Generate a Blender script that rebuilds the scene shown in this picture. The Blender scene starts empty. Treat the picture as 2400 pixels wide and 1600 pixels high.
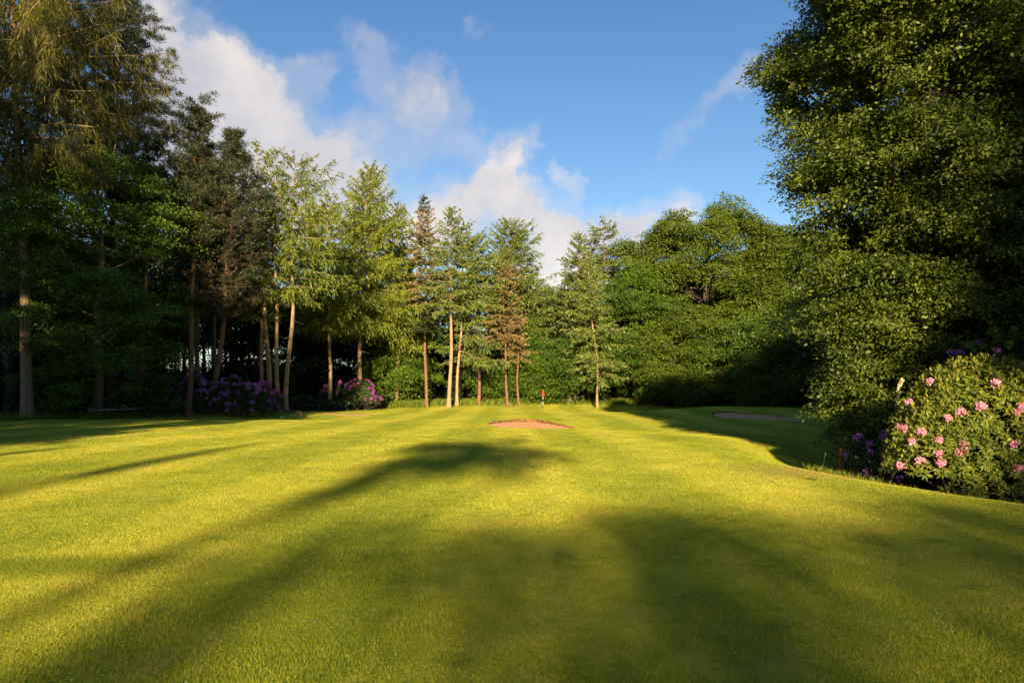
import bpy, math
import numpy as np

FPX = 1600.0; HOR = 926.0; CAMH = 1.6
rad = math.radians
SUN_EL = 14.0; SUN_AZ = 1.8          # light travels towards +Y, a little towards +X
scene = bpy.context.scene
COL = scene.collection

# ------------------------------------------------------------------ helpers
def ss(a, b, x):
    t = np.clip((np.asarray(x, float)-a)/(b-a), 0, 1); return t*t*(3-2*t)
def gauss(x, y, cx, cy, rx, ry):
    return np.exp(-((x-cx)/rx)**2-((y-cy)/ry)**2)

def terr0(x, y):
    x = np.asarray(x, float); y = np.asarray(y, float)
    z = 0.62*ss(73, 86, y+0.0*x)*ss(-60, -22, x) 
    z = z + 0.28*ss(47, 56, y)*(1-ss(-24, -12, x))*(1-ss(70, 85, y)*ss(-60, -30, x))
    z = z + 3.5*ss(120, 260, y)
    # shallow dip behind the left ridge
    z = z + 0.10*gauss(x, y, -15, 42.5, 9, 2.6) - 0.26*gauss(x, y, -13, 50, 9, 5)
    # central bunker slope
    z = z - 0.34*gauss(x, y, 1.5, 38.5, 7, 3.6) + 0.13*gauss(x, y, 1.2, 45.0, 5, 2.2)
    # right hand basin behind the crest
    r = np.sqrt(((x-18.5)/11.5)**2+((y-17.5)/13.5)**2)
    z = z - 0.95*(1-ss(0.72, 1.12, r))
    z = z - 0.34*gauss(x, y, 15, 36, 9, 9)
    z = z + 0.62*np.exp(-(((x-19.5)/9.0)**2+((y-58)/6.5)**2)**1.4)
    # small undulations
    z = z + 0.035*np.sin(x*0.31+1.3)*np.sin(y*0.23+.4)+0.02*np.sin(x*.9+y*.5)
    return z - 0.03*math.sin(1.3)*math.sin(.4)

def lerpx(x, xs, ys): return np.interp(x, xs, ys)
BUNK = {
 'c': dict(x=(-1.45, 3.7), yb=([-1.45,-1.1,-.5,.3,1.6,2.3,3.2,3.7],[41.6,42.9,43.7,44.5,44.5,43.6,41.6,40.4]),
           yf=([-1.45,-1.0,0,2,3.7],[41.4,40.3,39.9,39.8,40.2]), slope=.035),
 'r': dict(x=(14.9, 20.6), yb=([14.9,15.1,15.6,16.4,17.4,18.4,20.0,20.6],[50.2,51.6,52.9,53.4,52.8,51.1,48.6,47.9]),
           yf=([14.9,15.2,16.2,17.6,19.0,20.6],[50.0,48.6,47.2,46.2,46.0,47.3]), slope=.052),
 'l': dict(x=(-16.2, -11.6), yb=([-16.2,-15.2,-13.5,-12.2,-11.6],[57.2,58.0,58.4,58.0,57.2]),
           yf=([-16.2,-15,-13.5,-12.2,-11.6],[57.0,56.3,56.0,56.4,57.0]), slope=.02),
}
def bfloor(b, x, y):
    yf = lerpx(x, *b['yf'])
    return terr0(x, yf)-0.02 + b['slope']*(y-yf)
def inside(b, x, y, m=0.0):
    return (x > b['x'][0]+m)&(x < b['x'][1]-m)&(y > lerpx(x,*b['yf'])+m)&(y < lerpx(x,*b['yb'])-m)
def terr(x, y):
    z = terr0(x, y)
    for b in BUNK.values():
        z = np.where(inside(b, x, y), np.minimum(z, bfloor(b, x, y)-0.06), z)
    return z
def tz(x, y): return float(terr(np.array(x), np.array(y)))
def ppx(px, y): return (px-1200.0)/FPX*y
def ztop(py, y): return CAMH+(HOR-py)/FPX*y

def new_mesh(name, V, loops, starts, mat, smooth=False, attrs=None):
    me = bpy.data.meshes.new(name)
    V = np.ascontiguousarray(V, dtype=np.float32)
    me.vertices.add(len(V)); me.vertices.foreach_set('co', V.ravel())
    me.loops.add(len(loops)); me.loops.foreach_set('vertex_index', np.asarray(loops, dtype=np.int32))
    me.polygons.add(len(starts)); me.polygons.foreach_set('loop_start', np.asarray(starts, dtype=np.int32))
    if smooth:
        me.polygons.foreach_set('use_smooth', np.ones(len(starts), dtype=bool))
    if attrs:
        for k, a in attrs.items():
            dom = 'FACE' if len(a) == len(starts) else 'POINT'
            at = me.attributes.new(k, 'FLOAT', dom); at.data.foreach_set('value', np.asarray(a, dtype=np.float32))
    me.update(calc_edges=True); me.validate()
    if mat: me.materials.append(mat)
    return me
def link(name, me, parent=None, loc=None):
    o = bpy.data.objects.new(name, me); COL.objects.link(o)
    if parent: o.parent = parent
    if loc is not None: o.location = loc
    return o
def tag(o, label=None, cat=None, group=None, kind=None):
    if label: o['label'] = label
    if cat: o['category'] = cat
    if group: o['group'] = group
    if kind: o['kind'] = kind
    return o
def empty(name, loc, label, cat, group=None):
    o = bpy.data.objects.new(name, None); COL.objects.link(o); o.location = loc
    o.empty_display_size = .2
    return tag(o, label, cat, group)
def nrm(v): return v/np.maximum(np.linalg.norm(v, axis=-1, keepdims=True), 1e-9)

class Leaves:
    """collects leaf / needle blades (four-sided diamonds)"""
    def __init__(s): s.P=[]; s.D=[]; s.N=[]; s.L=[]; s.W=[]; s.v=[]
    def add(s, P, D, N, L, W, v=None, rng=None):
        n = len(P); s.P.append(P); s.D.append(D); s.N.append(N)
        s.L.append(np.broadcast_to(L, (n,))); s.W.append(np.broadcast_to(W, (n,)))
        s.v.append(rng.random(n) if v is None else np.broadcast_to(v, (n,)))
    def mesh(s, name, mat, fold=0.0, wide=.45):
        P=np.concatenate(s.P); D=nrm(np.concatenate(s.D)); N=np.concatenate(s.N)
        L=np.concatenate(s.L)[:,None]; W=np.concatenate(s.W)[:,None]; v=np.concatenate(s.v)
        S = nrm(np.cross(D, N)); U = np.cross(S, D)
        n=len(P)
        V=np.empty((n,4,3)); V[:,0]=P; V[:,1]=P+D*L*wide+S*W*.5+U*W*fold; V[:,2]=P+D*L-U*L*.08; V[:,3]=P+D*L*wide-S*W*.5+U*W*fold
        return new_mesh(name, V.reshape(-1,3), np.arange(n*4), np.arange(n)*4, mat, attrs={'v':v})

class Tubes:
    def __init__(s): s.V=[]; s.F=[]; s.n=0
    def add(s, pts, radii, sides=5, rough=0.0, rng=None):
        pts=np.asarray(pts,float); radii=np.asarray(radii,float); k=len(pts)
        T=nrm(np.gradient(pts,axis=0)); ref=np.array([1.,0,0]) if abs(T[0,0])<.8 else np.array([0,1.,0])
        A=nrm(np.cross(T,ref)); B=np.cross(T,A)
        ph=np.linspace(0,2*math.pi,sides,endpoint=False)
        rr=radii[:,None]*(1+(rough*(rng.random((k,sides))-.5) if rough else 0))
        V=pts[:,None,:]+rr[:,:,None]*(A[:,None,:]*np.cos(ph)[None,:,None]+B[:,None,:]*np.sin(ph)[None,:,None])
        i=np.arange(k-1)[:,None]*sides; j=np.arange(sides)[None,:]; j2=(j+1)%sides
        F=np.stack([i+j, i+j2, i+sides+j2, i+sides+j],-1).reshape(-1,4)+s.n
        s.V.append(V.reshape(-1,3)); s.F.append(F); s.n+=k*sides
    def mesh(s, name, mat):
        V=np.concatenate(s.V); F=np.concatenate(s.F)
        return new_mesh(name, V, F.ravel(), np.arange(len(F))*4, mat, smooth=True)

# ------------------------------------------------------------------ materials
def mat_new(name):
    m = bpy.data.materials.new(name); m.use_nodes=True; nt=m.node_tree; nt.nodes.clear(); return m, nt
def N(nt, t, **kw):
    n = nt.nodes.new(t)
    for k,v in kw.items():
        if k.startswith('i_'):
            key=k[2:]; key=int(key) if key.isdigit() else key.replace('_',' ')
            n.inputs[key].default_value=v
        else: setattr(n,k,v)
    return n
def ramp(nt, fac, stops, interp='LINEAR'):
    r=nt.nodes.new('ShaderNodeValToRGB'); r.color_ramp.interpolation=interp
    el=r.color_ramp.elements
    while len(el)<len(stops): el.new(.5)
    for e,(p,c) in zip(el,stops): e.position=p; e.color=(*c,1) if len(c)==3 else c
    nt.links.new(fac, r.inputs[0]); return r.outputs[0]
def mixc(nt, f, a, b, mode='MIX'):
    m=nt.nodes.new('ShaderNodeMix'); m.data_type='RGBA'; m.blend_type=mode
    for s,val in ((0,f),(6,a),(7,b)):
        if isinstance(val,bpy.types.NodeSocket): nt.links.new(val,m.inputs[s])
        elif s==0: m.inputs[0].default_value=val
        else: m.inputs[s].default_value=(*val,1)
    return m.outputs[2]
def noise(nt, vec, scale, detail=3, rough=.55, dist=0, out='Fac'):
    n=N(nt,'ShaderNodeTexNoise'); n.inputs['Scale'].default_value=scale; n.inputs['Detail'].default_value=detail
    n.inputs['Roughness'].default_value=rough; n.inputs['Distortion'].default_value=dist
    if vec is not None: nt.links.new(vec,n.inputs['Vector'])
    return n.outputs[out]
def math_(nt, op, a, b=None, clamp=False):
    m=nt.nodes.new('ShaderNodeMath'); m.operation=op; m.use_clamp=clamp
    for i,v in enumerate((a,b)):
        if v is None: continue
        if isinstance(v,bpy.types.NodeSocket): nt.links.new(v,m.inputs[i])
        else: m.inputs[i].default_value=v
    return m.outputs[0]

def leaf_mat(name, cols, trans=.3, rough=.5, spec=.3, big=.35, tcol=None):
    """cols: dark, mid, light leaf colours picked per leaf plus slow drift through the crown"""
    m,nt=mat_new(name)
    at=N(nt,'ShaderNodeAttribute',attribute_name='v')
    tc=N(nt,'ShaderNodeTexCoord'); ns=noise(nt,tc.outputs['Object'],big,2)
    oi=N(nt,'ShaderNodeObjectInfo')
    f=math_(nt,'ADD',math_(nt,'MULTIPLY',at.outputs['Fac'],.45),math_(nt,'MULTIPLY',ns,.75))
    f=math_(nt,'ADD',f,math_(nt,'MULTIPLY',oi.outputs['Random'],.12))
    c=ramp(nt,f,[(.25,cols[0]),(.6,cols[1]),(.95,cols[2])])
    p=N(nt,'ShaderNodeBsdfPrincipled'); p.inputs['Roughness'].default_value=rough; p.inputs['Specular IOR Level'].default_value=spec
    nt.links.new(c,p.inputs['Base Color'])
    t=N(nt,'ShaderNodeBsdfTranslucent'); c2=mixc(nt,1.0,c,tcol or (1.5,1.35,.5),'MULTIPLY'); nt.links.new(c2,t.inputs[0])
    mx=N(nt,'ShaderNodeMixShader'); mx.inputs[0].default_value=trans
    nt.links.new(p.outputs[0],mx.inputs[1]); nt.links.new(t.outputs[0],mx.inputs[2])
    o=N(nt,'ShaderNodeOutputMaterial'); nt.links.new(mx.outputs[0],o.inputs[0]); return m
def bark_mat(name, c1, c2, c3, sc=1.0):
    m,nt=mat_new(name); tc=N(nt,'ShaderNodeTexCoord')
    mp=N(nt,'ShaderNodeMapping'); mp.inputs['Scale'].default_value=(9*sc,9*sc,1.6*sc); nt.links.new(tc.outputs['Object'],mp.inputs[0])
    n1=noise(nt,mp.outputs[0],1.0,5,.65); n2=noise(nt,tc.outputs['Object'],.45,3)
    c=ramp(nt,n1,[(.3,c1),(.55,c2),(.75,c3)]); c=mixc(nt,math_(nt,'MULTIPLY',n2,.5),c,c1)
    p=N(nt,'ShaderNodeBsdfPrincipled'); p.inputs['Roughness'].default_value=.9; p.inputs['Specular IOR Level'].default_value=.1
    nt.links.new(c,p.inputs['Base Color'])
    b=N(nt,'ShaderNodeBump'); b.inputs['Strength'].default_value=.7; b.inputs['Distance'].default_value=.06
    nt.links.new(n1,b.inputs['Height']); nt.links.new(b.outputs[0],p.inputs['Normal'])
    o=N(nt,'ShaderNodeOutputMaterial'); nt.links.new(p.outputs[0],o.inputs[0]); return m
def flat_mat(name, col, rough=.6, var=.25, scale=8, spec=.3):
    m,nt=mat_new(name); tc=N(nt,'ShaderNodeTexCoord'); n1=noise(nt,tc.outputs['Object'],scale,4)
    lo=tuple(c*(1-var) for c in col); hi=tuple(min(1,c*(1+var)) for c in col)
    c=ramp(nt,n1,[(.3,lo),(.7,hi)])
    p=N(nt,'ShaderNodeBsdfPrincipled'); p.inputs['Roughness'].default_value=rough; p.inputs['Specular IOR Level'].default_value=spec
    nt.links.new(c,p.inputs['Base Color'])
    b=N(nt,'ShaderNodeBump'); b.inputs['Strength'].default_value=.4; b.inputs['Distance'].default_value=.02
    nt.links.new(n1,b.inputs['Height']); nt.links.new(b.outputs[0],p.inputs['Normal'])
    o=N(nt,'ShaderNodeOutputMaterial'); nt.links.new(p.outputs[0],o.inputs[0]); return m

M={}
M['larch']=leaf_mat('larch_needles',[(0.061,0.084,0.010),(0.128,0.168,0.018),(0.231,0.259,0.028)],.35)
M['larch_shaded']=leaf_mat('shaded_larch_needles',[(.040,.042,.006),(.078,.078,.011),(.145,.132,.018)],.3)  # larch needles darkened, standing for the shade on the left larch
M['spruce']=leaf_mat('spruce_needles',[(0.047,0.075,0.016),(0.112,0.152,0.030),(0.217,0.250,0.062)],.25)
M['pine']=leaf_mat('pine_needles',[(0.014,0.022,0.009),(0.027,0.039,0.013),(0.049,0.060,0.020)],.12)
M['brown']=leaf_mat('withered_needles',[(0.103,0.070,0.027),(0.198,0.140,0.052),(0.292,0.219,0.095)],.15)
M['greybrown']=leaf_mat('dying_needles',[(0.018,0.017,0.009),(0.038,0.032,0.014),(0.061,0.048,0.022)],.1)
M['beech']=leaf_mat('beech_leaves',[(0.025,0.058,0.007),(0.067,0.127,0.013),(0.153,0.215,0.022)],.4,.55,.22)
M['oak']=leaf_mat('oak_leaves',[(0.027,0.050,0.006),(0.062,0.094,0.008),(0.114,0.146,0.014)],.3,.55,.2)
M['maple']=leaf_mat('broad_leaves',[(0.024,0.051,0.007),(0.053,0.100,0.011),(0.107,0.161,0.020)],.35,.55,.22)
M['near']=leaf_mat('glossy_leaves',[(0.024,0.043,0.006),(0.065,0.096,0.010),(0.140,0.168,0.019)],.25,.5,.3,big=.8)
M['dark']=leaf_mat('darkened_shade_leaves',[(0.009,0.017,0.004),(0.019,0.031,0.007),(0.035,0.049,0.010)],.2)  # leaf colour darkened to stand for deep shade
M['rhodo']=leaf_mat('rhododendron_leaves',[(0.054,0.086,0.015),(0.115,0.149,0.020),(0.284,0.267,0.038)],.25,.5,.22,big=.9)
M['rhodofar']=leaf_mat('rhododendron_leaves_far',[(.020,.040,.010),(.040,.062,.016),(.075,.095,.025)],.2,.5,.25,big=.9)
M['pink']=leaf_mat('pink_petals',[(.58,.20,.34),(.72,.28,.42),(.82,.42,.50)],.3,.6,.2,tcol=(1,.8,.9))
M['purple']=leaf_mat('purple_petals',[(0.289,0.093,0.357),(0.391,0.145,0.442),(0.468,0.221,0.493)],.3,.6,.2,tcol=(1,.8,1))
M['magenta']=leaf_mat('magenta_petals',[(0.230,0.038,0.245),(0.306,0.061,0.299),(0.357,0.107,0.340)],.3,.6,.2,tcol=(1,.8,1))
M['cream']=leaf_mat('cream_seeds',[(.62,.50,.26),(.75,.62,.32),(.80,.70,.45)],.3,tcol=(1,1,.8))
M['pale_bark']=bark_mat('pale_larch_bark',(.16,.10,.06),(.34,.23,.14),(.46,.34,.22))
M['red_bark']=bark_mat('red_pine_bark',(.09,.045,.028),(.20,.105,.065),(.32,.18,.11))
M['grey_bark']=bark_mat('grey_bark',(.08,.065,.045),(.17,.14,.10),(.26,.22,.17))

# ground colour shared by turf sheet and grass blades
def turf_col(nt, blade):
    tc=N(nt,'ShaderNodeTexCoord'); pos=tc.outputs['Object']
    sx=N(nt,'ShaderNodeSeparateXYZ'); nt.links.new(pos,sx.inputs[0])
    n1=noise(nt,pos,.09,3); n2=noise(nt,pos,.55,4,.6); n3=noise(nt,pos,3.2,4,.7)
    wob=math_(nt,'MULTIPLY',math_(nt,'SUBTRACT',noise(nt,pos,.05,2),.5),2.2)
    s=math_(nt,'SINE',math_(nt,'MULTIPLY',math_(nt,'ADD',sx.outputs[0],math_(nt,'ADD',wob,.9)),math.pi/2.1))
    s=math_(nt,'MULTIPLY',s,2.2); s=math_(nt,'MULTIPLY',math_(nt,'MINIMUM',math_(nt,'MAXIMUM',s,-1),1),.060)
    f=math_(nt,'ADD',math_(nt,'MULTIPLY',n1,.38),math_(nt,'MULTIPLY',n2,.36))
    f=math_(nt,'ADD',f,math_(nt,'MULTIPLY',n3,.30)); f=math_(nt,'ADD',f,s)
    if blade:
        at=N(nt,'ShaderNodeAttribute',attribute_name='v')
        f=math_(nt,'ADD',f,math_(nt,'MULTIPLY',math_(nt,'SUBTRACT',at.outputs['Fac'],.5),.42))
    c=ramp(nt,f,[(.22,(.100,.156,.013)),(.42,(.228,.264,.022)),(.58,(.372,.364,.033)),(.80,(.54,.45,.080))])
    # dry straw coloured bank on the right crest
    dx=math_(nt,'DIVIDE',math_(nt,'SUBTRACT',sx.outputs[0],7.3),3.0); dy=math_(nt,'DIVIDE',math_(nt,'SUBTRACT',sx.outputs[1],14.6),2.0)
    d=math_(nt,'ADD',math_(nt,'MULTIPLY',dx,dx),math_(nt,'MULTIPLY',dy,dy))
    k=math_(nt,'SUBTRACT',1,d,True); k=math_(nt,'MULTIPLY',k,math_(nt,'ADD',.25,n2))
    c=mixc(nt,k,c,(.30,.22,.07))
    wn=ramp(nt,noise(nt,pos,.8,5,.65,.6),[(.60,(0,0,0)),(.72,(.45,.45,.45))]); c=mixc(nt,wn,c,(.36,.31,.09))
    dk=ramp(nt,noise(nt,pos,1.7,4,.6,.3),[(.60,(0,0,0)),(.70,(.5,.5,.5))]); c=mixc(nt,dk,c,(.10,.17,.014))
    # clover patch
    dx=math_(nt,'DIVIDE',math_(nt,'ADD',sx.outputs[0],4.3),2.0); dy=math_(nt,'DIVIDE',math_(nt,'SUBTRACT',sx.outputs[1],6.5),.55)
    d=math_(nt,'ADD',math_(nt,'MULTIPLY',dx,dx),math_(nt,'MULTIPLY',dy,dy))
    k=math_(nt,'MULTIPLY',math_(nt,'SUBTRACT',1,d,True),.6)
    c=mixc(nt,k,c,(.050,.095,.006))
    return c,pos,sx
m,nt=mat_new('turf'); c,pos,sx=turf_col(nt,False)
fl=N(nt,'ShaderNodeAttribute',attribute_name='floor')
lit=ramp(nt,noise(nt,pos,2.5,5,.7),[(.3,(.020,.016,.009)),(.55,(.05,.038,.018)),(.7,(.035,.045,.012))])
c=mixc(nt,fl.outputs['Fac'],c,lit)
p=N(nt,'ShaderNodeBsdfPrincipled'); p.inputs['Roughness'].default_value=1; p.inputs['Specular IOR Level'].default_value=.05
nt.links.new(mixc(nt,1,c,(1.1,1.1,1.1),'MULTIPLY'),p.inputs['Base Color'])
b=N(nt,'ShaderNodeBump'); b.inputs['Strength'].default_value=1; b.inputs['Distance'].default_value=.05
nt.links.new(noise(nt,pos,14,4,.8),b.inputs['Height']); nt.links.new(b.outputs[0],p.inputs['Normal'])
o=N(nt,'ShaderNodeOutputMaterial'); nt.links.new(p.outputs[0],o.inputs[0]); M['turf']=m
m,nt=mat_new('grass_blades'); c,pos,sx=turf_col(nt,True)
p=N(nt,'ShaderNodeBsdfPrincipled'); p.inputs['Roughness'].default_value=.6; p.inputs['Specular IOR Level'].default_value=.15
nt.links.new(c,p.inputs['Base Color'])
t=N(nt,'ShaderNodeBsdfTranslucent'); nt.links.new(mixc(nt,1,c,(1.2,1.2,.6),'MULTIPLY'),t.inputs[0])
mx=N(nt,'ShaderNodeMixShader'); mx.inputs[0].default_value=.3
nt.links.new(p.outputs[0],mx.inputs[1]); nt.links.new(t.outputs[0],mx.inputs[2])
o=N(nt,'ShaderNodeOutputMaterial'); nt.links.new(mx.outputs[0],o.inputs[0]); M['blades']=m
M['rough']=leaf_mat('tall_grass',[(.060,.105,.010),(.125,.175,.016),(.22,.24,.035)],.4,.6,.15)
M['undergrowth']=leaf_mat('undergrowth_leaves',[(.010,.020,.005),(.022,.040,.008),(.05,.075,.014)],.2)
M['sand']=flat_mat('sand',(.66,.33,.165),.95,.13,1.8,.05)
M['soil']=flat_mat('bunker_lip_soil',(.13,.075,.030),1,.5,5,.05)
M['rail']=flat_mat('weathered_wood',(.19,.20,.16),.85,.35,5,.1)
M['brownwood']=flat_mat('brown_wood',(.13,.085,.045),.85,.4,6,.1)
M['white']=flat_mat('white_paint',(.82,.82,.80),.4,.04)
M['black']=flat_mat('black_paint',(.02,.02,.02),.4,.1)
M['flagred']=flat_mat('red_flag_cloth',(.78,.03,.045),.7,.12)
M['redpaint']=flat_mat('red_stake_paint',(.38,.035,.02),.6,.2)
M['twig']=flat_mat('dry_twig',(.50,.36,.20),.9,.3,30,.05)
M['hole']=flat_mat('hole_liner',(.5,.5,.48),.6,.05)

# ------------------------------------------------------------------ ground
def axis(parts):
    out=[]
    for a,b,s in parts: out.append(np.arange(a,b,s))
    return np.unique(np.concatenate(out))
xs=axis([(-900,-200,50),(-200,-60,7),(-60,-26,1.0),(-26,-2,.28),(-2,4.2,.09),(4.2,14.6,.28),(14.6,21,.09),(21,26,.28),(26,60,1.0),(60,200,7),(200,901,50)])
ys=axis([(-700,-100,50),(-100,-10,4),(-10,2,.6),(2,38,.25),(38,60,.14),(60,100,.45),(100,140,2),(140,300,6),(300,1501,60)])
X,Y=np.meshgrid(xs,ys); Z=terr(X,Y); nx=len(xs); ny=len(ys)
i=np.arange(ny-1)[:,None]*nx+np.arange(nx-1)[None,:]
F=np.stack([i,i+1,i+nx+1,i+nx],-1).reshape(-1,4)
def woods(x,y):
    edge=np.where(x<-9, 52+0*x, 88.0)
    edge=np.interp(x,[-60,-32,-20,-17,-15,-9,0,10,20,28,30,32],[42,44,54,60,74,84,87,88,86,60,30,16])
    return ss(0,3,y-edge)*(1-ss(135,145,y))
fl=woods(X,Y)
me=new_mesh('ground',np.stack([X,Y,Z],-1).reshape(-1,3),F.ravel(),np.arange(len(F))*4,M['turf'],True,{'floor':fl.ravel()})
tag(link('ground',me),kind='structure')

# bunkers
def bunker(b,label,seed):
    rng=np.random.default_rng(seed)
    nxx=70; nyy=26; x=np.linspace(b['x'][0]+.02,b['x'][1]-.02,nxx)
    yf=lerpx(x,*b['yf'])-.06; yb=lerpx(x,*b['yb'])-.15
    yb=yb+.05*np.sin(x*9)+.04*np.sin(x*17+1)
    t=np.linspace(0,1,nyy)[:,None]; Yg=yf+(yb-yf)*t; Xg=np.broadcast_to(x,Yg.shape)
    zf=terr0(Xg,lerpx(Xg,*b['yf']))-.012+b['slope']*(Yg-lerpx(Xg,*b['yf']))
    zf=zf+.15*np.clip(t-.82,0,1)*5*np.clip((terr0(Xg,Yg)-zf)*2,0,1)*.5+.012*np.sin(Xg*7+Yg*3)*np.sin(Yg*8)
    i=np.arange(nyy-1)[:,None]*nxx+np.arange(nxx-1)[None,:]
    F=np.stack([i,i+1,i+nxx+1,i+nxx],-1).reshape(-1,4)
    e=empty('bunker',(float(x.mean()),float(yf.mean()),0),label,'bunker','golf bunkers'); L=np.array(e.location)
    link('sand',new_mesh('sand',np.stack([Xg,Yg,zf],-1).reshape(-1,3)-L,F.ravel(),np.arange(len(F))*4,M['sand'],True),e)
    zt=terr0(x,yb+.1)+.015; zb=zf[-1]-.03
    k=5; V=[]
    for j in range(k):
        f=j/(k-1); V.append(np.stack([x,yb-.02-.05*math.sin(f*math.pi)-.03*f+.02*rng.standard_normal(nxx),zb+(zt-zb)*f],-1))
    V.append(np.stack([x,yb+.12,zt+.005],-1)); V=np.array(V)
    i=np.arange(k)[:,None]*nxx+np.arange(nxx-1)[None,:]
    F=np.stack([i,i+1,i+nxx+1,i+nxx],-1).reshape(-1,4)
    link('lip',new_mesh('lip',V.reshape(-1,3)-L,F.ravel(),np.arange(len(F))*4,M['soil'],True),e)
bunker(BUNK['c'],'sunlit sandy bunker cut in the slope below the flag',1)
bunker(BUNK['r'],'shaded bunker with dark turf lip on the grassy mound',2)
bunker(BUNK['l'],'thin sliver of bunker sand beyond the left ridge, near the rhododendrons',3)

# mown turf blades
def grass_blades():
    rng=np.random.default_rng(7); n=2300000
    u=rng.random(n); y=3.0*np.exp(u*math.log(92/3.0)); x=(rng.random(n)*2-1)*(.86*y+1.5)
    keep=np.ones(n,bool)
    for b in BUNK.values(): keep&=~inside(b,x,y,-.03)
    keep&=woods(x,y)<.5
    x=x[keep]; y=y[keep]; n=len(x); z=terr(x,y)
    w=np.maximum(.0042,.00075*y)*(.6+.8*rng.random(n)); h=(.009+.013*rng.random(n))*(1+.25*np.sin(x*3.1)*np.sin(y*2.3))*np.clip(1.25-.25*y/20,.8,1.2)
    a=rng.random(n)*2*math.pi; S=np.stack([np.cos(a),np.sin(a),0*a],-1)*(w*.5)[:,None]
    b=rng.random(n)*2*math.pi; le=h*(.25+.7*rng.random(n)); T=np.stack([np.cos(b)*le,np.sin(b)*le,h],-1)
    P=np.stack([x,y,z-.004],-1); V=np.empty((n,3,3)); V[:,0]=P-S; V[:,1]=P+S; V[:,2]=P+T
    return new_mesh('grass',V.reshape(-1,3),np.arange(n*3),np.arange(n)*3,M['blades'],attrs={'v':rng.random(n)})
tag(link('grass',grass_blades()),'short mown fairway grass','grass',kind='stuff')

rng=np.random.default_rng(44); n=420; G=Leaves(); y=3.6*np.exp(rng.random(n)*2.4); x=(rng.random(n)*2-1)*.8*y; k=rng.random(n)<.5+.5*np.sin(x*1.3)*np.sin(y*.9); x=x[k];y=y[k]
P=np.stack([x,y,terr(x,y)+.022],-1)
for q in range(5): a=q*1.257; G.add(P,np.tile([math.cos(a),math.sin(a),.1],(len(P),1)),np.tile([0,0,1.],(len(P),1)),.008,.006,rng=rng)
tag(link('daisies',G.mesh('daisies',M['white'])),'tiny white daisies dotted over the fairway','daisies',kind='stuff')
def tall_blades(name,pts,hmin,hmax,w,seed,mat,label):
    rng=np.random.default_rng(seed); n=len(pts); x,y=pts[:,0],pts[:,1]; z=terr(x,y)
    h=hmin+(hmax-hmin)*rng.random(n)**1.3; a=rng.random(n)*6.283; b=rng.random(n)*6.283; le=h*(.1+.5*rng.random(n))
    W=w*(.5+rng.random(n)); S=np.stack([np.cos(a),np.sin(a),0*a],-1)*(W*.5)[:,None]
    D=np.stack([np.cos(b)*le,np.sin(b)*le,h],-1); P=np.stack([x,y,z-.02],-1)
    Mid=P+D*np.array([.35,.35,.6]); V=np.empty((n,5,3)); V[:,0]=P-S; V[:,1]=P+S; V[:,2]=Mid+S*.7; V[:,3]=P+D; V[:,4]=Mid-S*.7
    o=link(name,new_mesh(name,V.reshape(-1,3),np.arange(n*5),np.arange(n)*5,mat,attrs={'v':rng.random(n)}))
    return tag(o,label,'grass',kind='stuff')
rng=np.random.default_rng(11); n=60000
x=rng.uniform(-14,22,n); y=np.interp(x,[-14,-9,0,10,20,22],[79,83,85,86.5,86,80])+rng.normal(0,1.3,n)+.6*np.sin(x*.8)
lo=np.stack([x,y],-1)
tall_blades('tall_grass',lo,.25,.75,.07,12,M['rough'],'fringe of tall bright grass along the foot of the wood')
n=9000; x=rng.uniform(-60,-22.5,n); y=np.interp(x,[-60,-35,-31,-22],[39,42.6,43.6,50.5])+rng.normal(0,.7,n)
k=rng.random(n)<np.where(x<-27,1,.25)
tall_blades('rough_grass',np.stack([x,y],-1)[k],.12,.62,.035,13,M['rough'],'unmown grass round the foot of the left larch')
n=9000; a=rng.random(n)*6.28; r=np.sqrt(rng.random(n))
tall_blades('bank_grass',np.stack([9.6+2.8*r*np.cos(a),15.6+2.0*r*np.sin(a)],-1),0.05,.22,.012,14,M['rough'],'dark rough grass on the bank beneath the pink rhododendron')

# ------------------------------------------------------------------ tree builders
def lumps(rng,k=7,amp=.16):
    q=[(rng.integers(1,5),rng.uniform(.15,.9),rng.uniform(0,6.28),rng.uniform(.4,1)) for _ in range(k)]
    def f(az,z):
        s=0
        for m_,kz,ph,a in q: s=s+a*np.sin(m_*az+kz*z+ph)
        return 1+amp*s/math.sqrt(k)*1.6
    return f
def trunk_pts(H,lean=(0,0),bend=.25,seed=0,n=16):
    rng=np.random.default_rng(seed+500); t=np.linspace(0,1,n)
    ph=rng.uniform(0,6.28,4)
    x=lean[0]*t+bend*(np.sin(t*5+ph[0])-np.sin(ph[0]))*.5+bend*.3*(np.sin(t*13+ph[1])-math.sin(ph[1]))
    y=lean[1]*t+bend*(np.sin(t*4+ph[2])-np.sin(ph[2]))*.5
    return np.stack([x,y,t*H],-1)
def trunk_tube(T,H,r0,pts,seed,flare=.6,top=.03,sides=12):
    rng=np.random.default_rng(seed); t=np.linspace(0,1,len(pts)); tt=np.unique(np.concatenate([[0,.012,.03,.06],t]))
    P=np.stack([np.interp(tt,t,pts[:,k]) for k in range(3)],-1); P[0,2]=-.25
    r=r0*((1-tt)**.85*(1-top)+top)*(1+flare*np.exp(-tt/.018))
    T.add(P,r,sides,.10,rng)

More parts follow.
